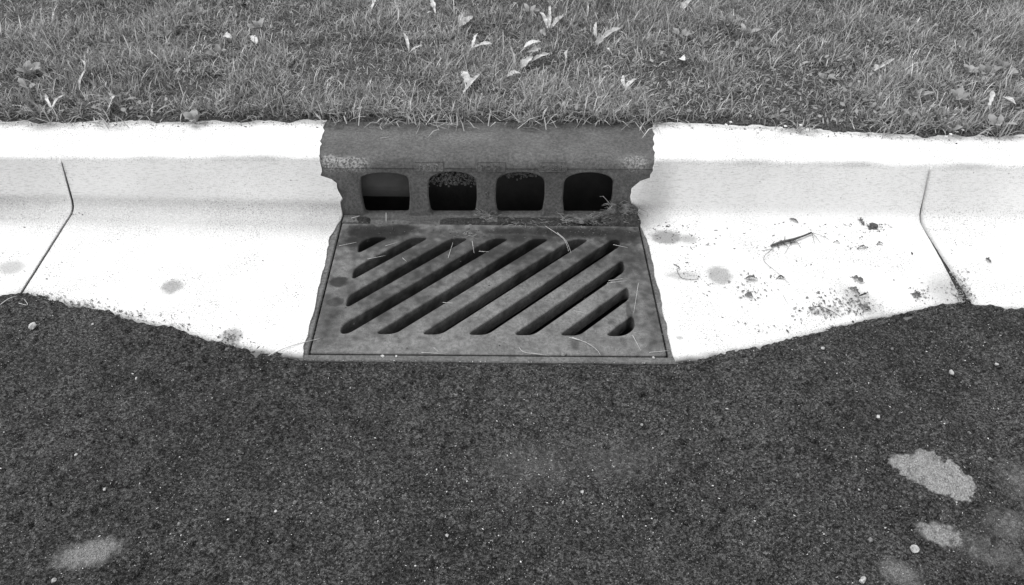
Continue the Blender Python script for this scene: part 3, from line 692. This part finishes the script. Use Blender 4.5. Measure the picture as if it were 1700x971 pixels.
# tiny white flowers
for i, (p, q) in enumerate([(1305, 205), (1298, 207), (1330, 203), (1206, 202), (1214, 198), (1258, 211), (1580, 218), (1573, 222), (1590, 214), (1600, 212), (1290, 212)]):
    c = np.array(gz((p, q), .004)); root = empty('small_flower', tuple(c)); tag(root, 'tiny white flower at the lawn edge above the kerb', 'flower', 'tiny white flowers')
    rg = np.random.default_rng(i); obj('stem', *tube_geo([c-[0, 0, .006], c+[0, 0, .014]], .0005, 4), STRAW_M, root)
    for k in range(5):
        a = k*1.257+rg.random(); d = np.array([math.cos(a), math.sin(a), .25])*.006; s = np.array([-math.sin(a), math.cos(a), 0])*.0026; h = c+[0, 0, .0138]
        obj('petal', [h, h+d*.6-s, h+d, h+d*.6+s], [(0, 1, 2, 3)], PETAL_M, root)

# dry stalks: polyline in picture points with heights over the surface they lie on
def stalk(pts, label, group=None, r=.0011, mat=STRAW_M, name='dry_grass_stalk'):
    P = [at(p[0], p[1], p[2]) for p in pts]; Q = []
    n = 4*(len(P)-1)
    for i in range(n+1):                                     # smooth through the points
        u = i/n*(len(P)-1); k = min(int(u), len(P)-2); f = u-k
        a, b, c_, d = P[max(k-1, 0)], P[k], P[k+1], P[min(k+2, len(P)-1)]
        Q.append(.5*((2*b)+(c_-a)*f+(2*a-5*b+4*c_-d)*f*f+(3*b-a-3*c_+d)*f**3))
    V, F = tube_geo(Q, np.linspace(r, r*.4, len(Q)), 5)
    return tag(obj(name, V, F, mat, None, True), label, 'grass stalk' if mat is STRAW_M else 'twig', group)
stalk([(446, 590, .004), (475, 577, .006), (505, 568, .004), (531, 562, .001)], 'long dry grass stalk reaching from asphalt over concrete to the grate corner', r=.0013)
GS = 'dry stalks on the grate'; ls = 'thin dry grass stalk lying on the grate'
for pts in ([(945, 560, .002), (972, 568, .003), (990, 580, .003), (997, 590, .002)], [(950, 560, .002), (978, 571, .002), (994, 584, .002)],
            [(862, 577, .002), (872, 585, .003), (912, 590, .002)], [(882, 586, .002), (900, 588, .003)], [(720, 577, .002), (728, 584, .002)], [(700, 585, .001), (735, 587, .002)],
            [(1078, 585, .001), (1110, 582, .002)], [(905, 375, .002), (935, 396, .003), (944, 417, .001)], [(925, 386, .003), (940, 400, .003), (948, 420, .001)],
            [(1010, 466, .001), (1035, 462, .002)], [(952, 516, .001), (970, 519, .001)], [(563, 408, .001), (592, 402, .002)], [(668, 428, .001), (675, 434, .002)],
            [(784, 400, .001), (787, 420, .002)], [(795, 417, .001), (812, 418, .002)], [(744, 428, .001), (752, 402, .003)], [(1018, 406, .001), (1042, 411, .002)], [(640, 408, .001), (660, 402, .001)],
            [(610, 430, .001), (640, 424, .002)], [(735, 502, .001), (752, 503, .002)], [(1050, 556, .001), (1064, 582, .002)], [(1008, 470, .001), (1040, 466, .001)], [(1060, 470, .001), (1052, 520, .001)]):
    stalk(pts, ls, GS, r=.0009)
GH = 'dry stalks on the hood'
for pts in ([(692, 184, .20), (697, 206, .190), (690, 224, .182)], [(716, 190, .20), (724, 205, .19), (729, 217, .182)], [(716, 206, .190), (742, 214, .182)], [(760, 184, .20), (757, 219, .182)],
            [(634, 215, .182), (631, 208, .186), (642, 196, .2)], [(640, 196, .2), (655, 209, .182)], [(1055, 203, .195), (1072, 226, .182)], [(1050, 200, .195), (1031, 216, .182)], [(1064, 203, .195), (1074, 220, .182)], [(632, 229, .182), (643, 228, .182)]):
    stalk(pts, 'dry grass blade hanging over the back edge of the iron hood', GH, r=.0010)
stalk([(641, 353, .012), (641, 368, .003)], 'short pale straw piece standing on the hood sill below the first opening', r=.0014)
stalk([(583, 362, .006), (598, 358, .010)], 'short pale straw lying on the sill at the hood end', r=.0012)
stalk([(1386, 617, .004), (1420, 611, .006)], 'short pale straw lying on asphalt by the white apron', r=.0012)
stalk([(0, 506, .014), (14, 496, .02), (28, 491, .02)], 'pale straw bent over the asphalt edge beside the joint', r=.0014)
stalk([(30, 503, .014), (46, 506, .016), (38, 494, .016)], 'forked pale straw on the dirt at the joint end', r=.0012)
# clumps of dead stems washed against the hood
def clump(px_, py_, z, spread, n, L, label, seed, h=.03):
    rg = np.random.default_rng(seed); c = at(px_, py_, z); parts = []
    for i in range(n):
        b = c+np.array([rg.normal()*spread[0], rg.normal()*spread[1], rg.random()**2*h]); a = rg.uniform(0, 6.28); l = L*rg.uniform(.4, 1.1); dv = np.array([math.cos(a), math.sin(a)*.35, rg.normal()*.35])
        mid = b+dv*l*.5+rg.normal(size=3)*l*.12; e = b+dv*l+rg.normal(size=3)*l*.15
        pp = [b, mid, e]
        for q in pp: q[2] = min(max(q[2], z-.001), z+h*1.6); q[1] = min(q[1], HY-.002)
        parts.append(tube_geo(pp, [.0009, .0008, .0004], 4))
    return tag(obj('dead_grass_clump', *join_geo(parts), STRAW_D), label, 'dead grass', kind='stuff')
STRAW_D = mat_plain('damp_straw', .02, .26, 35, .8, .0004, 400)
clump(1028, 352, .004, (.024, .016), 190, .055, 'tangle of dead grass stems caught in the corner between hood and concrete', 1, .045)
clump(985, 366, .001, (.05, .009), 190, .04, 'strip of dead grass stems washed along the back of the grate', 2, .012)
clump(806, 358, .004, (.012, .008), 36, .045, 'small clump of straw at the foot of the middle post', 3, .015)
clump(880, 372, .001, (.06, .010), 60, .03, 'scatter of chaff behind the grate', 4, .006)
clump(775, 388, .001, (.03, .010), 40, .022, 'scatter of chaff at the top of the middle slots', 5, .003)

# ------------------------------------------------------------------ debris in the right-hand gutter
pan_z = lambda x, y: float(np.interp(y, [fD(x)-.05, fC(x)], [fDz(x)-.006, fCz(x)]))
def pan(px_, py_, dz=0.0):
    c = at(px_, py_, .004)
    for _ in range(3): c = at(px_, py_, pan_z(c[0], c[1])+dz)
    return c
def twig():
    P = [pan(*p) for p in ((1280, 408, .004), (1296, 402, .006), (1318, 397, .008), (1335, 391, .007), (1347, 386, .006))]
    parts = [tube_geo(P, [.0035, .0045, .0040, .0026, .0030], 7)]; rg = np.random.default_rng(5)
    for i in range(16):
        b = P[0]+(P[2]-P[0])*rg.random(); e = b+np.array([rg.normal()*.022, rg.normal()*.014, rg.uniform(-.006, .004)]); parts.append(tube_geo([b, (b+e)/2+rg.normal(size=3)*.003, e], [.0014, .0010, .0004], 5))
    for e in ((1376, 397), (1362, 403), (1352, 404), (1330, 412), (1302, 422)):
        b = P[-1] if e[0] > 1340 else P[2]; e = pan(*e, .001); parts.append(tube_geo([b, (b+e)/2+np.array([0, 0, .003]), e], [.0008, .0006, .0004], 5))
    parts.append(tube_geo([pan(1264, 416, .001), pan(1284, 413, .003)], [.0005, .0008], 5))
    tag(obj('twig', *join_geo(parts), TWIG_M, None, True), 'dark broken twig with hairy root end lying across the right gutter', 'twig')
twig()
stalk([pan_ for pan_ in [(1283, 413, .012), (1270, 424, .012), (1269, 434, .011), (1285, 448, .010), (1310, 470, .009)]], 'thin dark curved stem trailing from the twig on concrete', r=.0009, mat=TWIG_M, name='thin_stem')
stalk([(1118, 438, .006), (1128, 444, .005), (1124, 448, .008), (1133, 462, .005), (1160, 464, .005)], 'small dark curled stem beside the damp round spot on the right apron', r=.0014, mat=TWIG_M, name='thin_stem')
stalk([(1300, 490, .008), (1310, 508, .007)], 'fine dark hair-like stem lying on the debris-strewn apron', r=.0007, mat=TWIG_M, name='thin_stem')
stalk([(1342, 511, .012), (1362, 509, .014), (1380, 516, .012), (1396, 526, .010)], 'dark bent stem by a dirt streak near the asphalt edge', r=.0014, mat=TWIG_M, name='thin_stem')
stalk([(1398, 364, .016), (1410, 360, .018), (1430, 360, .016)], 'dark stem lying along the gutter flow line near leaf clump', r=.0014, mat=TWIG_M, name='thin_stem')
GL = 'withered leaf scraps in the gutter'
for i, (b, t, wp, lab) in enumerate([((1274, 350), (1287, 360), 9, 'curled withered leaf at the foot of the kerb face above the twig'), ((1308, 363), (1325, 370), 6, 'narrow dark withered leaf lying between kerb face and twig'),
    ((1424, 362), (1434, 374), 9, 'dark withered leaf beside the dirt clod in the gutter'), ((1414, 460), (1436, 469), 9, 'pale brown oval leaf lying on the white apron'),
    ((1410, 478), (1428, 488), 10, 'torn withered leaf next to the curled leaf on the apron'), ((1426, 492), (1440, 484), 9, 'withered leaf curled into a cup on the apron'), ((1426, 505), (1446, 515), 9, 'pointed withered leaf close to the asphalt edge'),
    ((1238, 462), (1258, 464), 13, 'broken flat leaf scrap below the twig'), ((1238, 488), (1250, 494), 9, 'small dark crumpled leaf under the flat leaf scrap'), ((1290, 462), (1303, 462), 9, 'tiny leaf scrap at the end of the thin curved stem'),
    ((1456, 406), (1466, 405), 8, 'small round dark leaf scrap right of the twig'), ((1424, 412), (1440, 410), 5, 'dark ragged leaf scrap below the dirt clod'), ((1384, 402), (1394, 404), 5, 'tiny dark leaf scrap between twig and clod'),
    ((1513, 487), (1529, 490), 10, 'grey leaf scrap near the soil-filled joint'), ((1638, 428), (1645, 436), 6, 'dark scrap lying on the section beyond the soil-filled joint')]):
    B, T = pan(*b, .001), pan(*t, .003)
    tag(obj('withered_leaf', *leaf_geo(B, T, wp/760., .5 if i != 5 else 1.0, .005, .9, seed=70+i, stem=.1), BROWN_M, None, True), lab, 'leaf', GL)
def crumbs(name, clusters, mat, label, cat, zf, smin, smax, seed, lo=.0, hi=1.0, mul=1, bright=0.0):
    rg = np.random.default_rng(seed); Vs = []; Fs = []; sh = []; k = 0
    o8 = np.array([(1, 0, 0), (-1, 0, 0), (0, 1, 0), (0, -1, 0), (0, 0, 1), (0, 0, -1)], float); f8 = np.array([(0, 2, 4), (2, 1, 4), (1, 3, 4), (3, 0, 4), (2, 0, 5), (1, 2, 5), (3, 1, 5), (0, 3, 5)])
    for cx, cy, rx, ry, n in clusters:
        for _ in range(n*mul):
            q = zf(cx+rg.normal()*rx, cy+rg.normal()*ry); r = smin+(smax-smin)*rg.random()**3; v = o8*r*rg.uniform(.3, 1.2, (6, 3))*np.array([rg.uniform(.7, 1.9), rg.uniform(.4, 1), rg.uniform(.25, .7)]); a = rg.uniform(0, 6.28)
            v = v@np.array([[math.cos(a), -math.sin(a), 0], [math.sin(a), math.cos(a), 0], [0, 0, 1]])
            Vs.append(v+q+np.array([0, 0, r*.25])); Fs.append(f8+k*6); sh += [rg.uniform(lo, hi) if rg.random() > bright else rg.uniform(1.2, 2.2)]*6; k += 1
    tag(link(name, big_mesh(name, np.concatenate(Vs), np.concatenate(Fs), {'shade': np.array(sh)}), mat), label, cat, kind='stuff')
crumbs('dirt_crumbs', [(1452, 378, 9, 5, 70), (1440, 372, 22, 9, 50), (1425, 412, 14, 4, 30), (1390, 490, 40, 14, 80), (1405, 505, 22, 10, 110), (1360, 515, 22, 6, 110), (1425, 512, 16, 10, 60), (1250, 470, 26, 14, 50), (1250, 490, 14, 8, 40),
    (1530, 490, 14, 8, 70), (1590, 480, 10, 16, 150), (1600, 495, 8, 8, 120), (1140, 465, 24, 12, 120), (1120, 440, 14, 12, 70), (1150, 505, 30, 30, 60), (1330, 545, 90, 10, 60), (1300, 420, 90, 50, 60), (1130, 400, 26, 8, 120), (1110, 380, 16, 8, 60), (1080, 350, 14, 6, 40), (1130, 352, 30, 6, 30),
    (1350, 370, 60, 8, 40), (1570, 400, 60, 50, 20), (1660, 430, 30, 40, 14), (300, 440, 180, 50, 26), (60, 495, 26, 6, 140), (130, 505, 26, 5, 120), (210, 522, 30, 5, 100), (270, 542, 24, 5, 90), (385, 560, 12, 8, 90), (450, 574, 26, 4, 70), (130, 352, 10, 4, 20), (20, 420, 40, 40, 10)],
    CRUMB_M, 'dark dirt crumbs and chaff scattered over the concrete gutter', 'dirt', lambda a, b: pan(a, b), .0006, .0050, 21, mul=2)
crumbs('grate_silt', [(1000, 366, 40, 6, 420), (900, 370, 50, 4, 240), (700, 367, 70, 3, 160), (1050, 375, 8, 14, 200), (590, 366, 10, 3, 60), (980, 384, 50, 7, 260), (620, 384, 30, 6, 110), (850, 385, 40, 5, 160), (770, 386, 30, 5, 110), (800, 480, 140, 60, 140), (1035, 350, 10, 12, 200)],
    SOIL_CR := mat_attr('silt', 'shade', .012, .12, .9, .2), 'dark silt and chaff washed against the back of the grate', 'silt',
    lambda a, b: np.minimum(at(a, b, 0.0), np.array([.47, HY-.004, 9])) if not any(False for _ in ()) else 0, .0007, .0034, 22)
crumbs('road_grit', [(850, 800, 620, 150, 2600), (1500, 700, 160, 130, 700), (1600, 560, 60, 26, 160), (200, 560, 160, 30, 160), (900, 790, 160, 50, 300)],
    GRIT_M, 'loose grit and pale chips scattered on the asphalt', 'grit', lambda a, b: (lambda c: np.array([c[0], min(c[1], float(fD(c[0]))-.006), road_z(c[0], min(c[1], float(fD(c[0]))-.006))]))(at(a, b, .008)), .0008, .0030, 23, 0, .6, 2, .35)
crumbs('kerb_edge_soil', [(x, float(np.interp(x, [0, 540, 1085, 1250, 1400, 1530, 1700], [208, 206, 208, 214, 223, 232, 229])), 22, 3.0, 34) for x in range(10, 1700, 30)],
    SOIL_CR, 'dark soil crumbs along the lawn edge on the kerb', 'soil', lambda a, b: at(a, b, ZT+.0005), .0007, .0035, 24)
# low silt mounds behind the grate
def mound(name, x0, x1, y0, y1, h, label, seed, skew=0.0):
    xs, ys = np.linspace(x0, x1, 70), np.linspace(y0, y1, 26); X, Y = np.meshgrid(xs, ys); u, v = (X-x0)/(x1-x0), (Y-y0)/(y1-y0)
    e = np.clip(1-(2*u-1)**2, 0, 1)**.5*np.clip(1-(2*v-1)**2, 0, 1)**.5*(1-skew+skew*2*u)
    Z = -.013+e*(h+.010)*(1+.5*N1(X*60, Y*60+seed))+N2(X*170, Y*170)*.005*e+N3(X*330, Y*330)*.003*e
    me = big_mesh(name, np.stack([X, Y, Z], -1).reshape(-1, 3), grid_faces(*X.shape)); tag(link(name, me, SOIL_M), label, 'silt')
mound('silt_mound', .30, .462, GD-.004, .622, .020, 'dark silt mound packed in the corner between hood, grate and concrete', 3, .8)
mound('silt_strip', -.16, .31, GD-.002, .612, .004, 'thin dark silt strip between the hood sill and the grate', 7)
mound('silt_strip', -.43, -.37, GD-.002, .606, .005, 'short dark silt strip at the hood end opposite the grass tangle', 9)
# clod, pebbles
V, F = join_geo([stone_geo(pan(1452+random.uniform(-9, 9), 377+random.uniform(-5, 5)), random.uniform(.005, .010), i, .6) for i in range(9)])
tag(obj('dirt_clod', V, F, TWIG_M), 'dark crumbly dirt clod at the foot of the right kerb face', 'dirt clod')
GP = 'pebbles on the asphalt'
peb = [(58, 547, 9.0, 'cube-shaped white pebble on asphalt near the left joint', STONE_M), (1577, 624, 6, 'angular pale pebble on asphalt below the soil-filled joint', STONE_M), (1515, 917, 8, 'two-toned oblong pebble beside the smaller dry patch', STONE_M),
    (1365, 579, 4.5, 'small round white pebble just off the right apron edge', STONE_M), (1457, 695, 4, None, STONE_M), (1641, 769, 5, None, GREYSTONE_M), (1651, 611, 4.5, None, STONE_M), (1480, 582, 3.5, None, GREYSTONE_M), (1606, 724, 4, None, GREYSTONE_M), (1443, 900, 5, None, GREYSTONE_M),
    (1430, 968, 7, None, STONE_M), (175, 815, 3.5, None, STONE_M), (458, 849, 3, None, STONE_M), (490, 834, 4, None, GREYSTONE_M), (757, 654, 4, None, GREYSTONE_M), (227, 630, 3.5, None, STONE_M), (935, 834, 3, None, STONE_M), (967, 816, 3.5, None, STONE_M), (155, 541, 3.5, None, STONE_M), (1066, 704, 3, None, STONE_M), (742, 889, 3, None, STONE_M), (93, 968, 4, None, STONE_M), (298, 872, 3.5, None, GREYSTONE_M), (128, 758, 3, None, STONE_M)]
for i, (p, q, r, lab, mt) in enumerate(peb):
    c = at(p, q, .008); c[2] = road_z(c[0], c[1])-.0005
    tag(obj('pebble', *stone_geo(c, r/740., 900+i, .75, 2, .5), mt), lab or 'small pale pebble loose on the dark asphalt', 'pebble', GP)
for i, (p, q, r, lab) in enumerate([(635, 592, 4.5, 'white chip on the front frame rail, the flatter of two'), (658, 592, 4, 'rounded white chip on the front frame rail'), (1085, 595, 4, 'pale elongated chip on the front frame rail by the corner')]):
    c = at(p, q, .0); c[2] = .0005; tag(obj('pebble', *stone_geo(c, r/820., 950+i, .4, 1, .9), STONE_M), lab, 'pebble', 'chips on the grate frame')
c = at(935, 588, 0); tag(obj('pebble', *stone_geo((c[0], c[1], -.001), .009, 960, .5), GREYSTONE_M), 'rounded grey pebble lodged at the grate front edge', 'pebble', 'chips on the grate frame')
c = at(965, 368, 0); tag(obj('pebble', *stone_geo((c[0], c[1], -.004), .012, 961, .8), GREYSTONE_M), 'grey pebble in the silt behind the grate', 'pebble', 'chips on the grate frame')
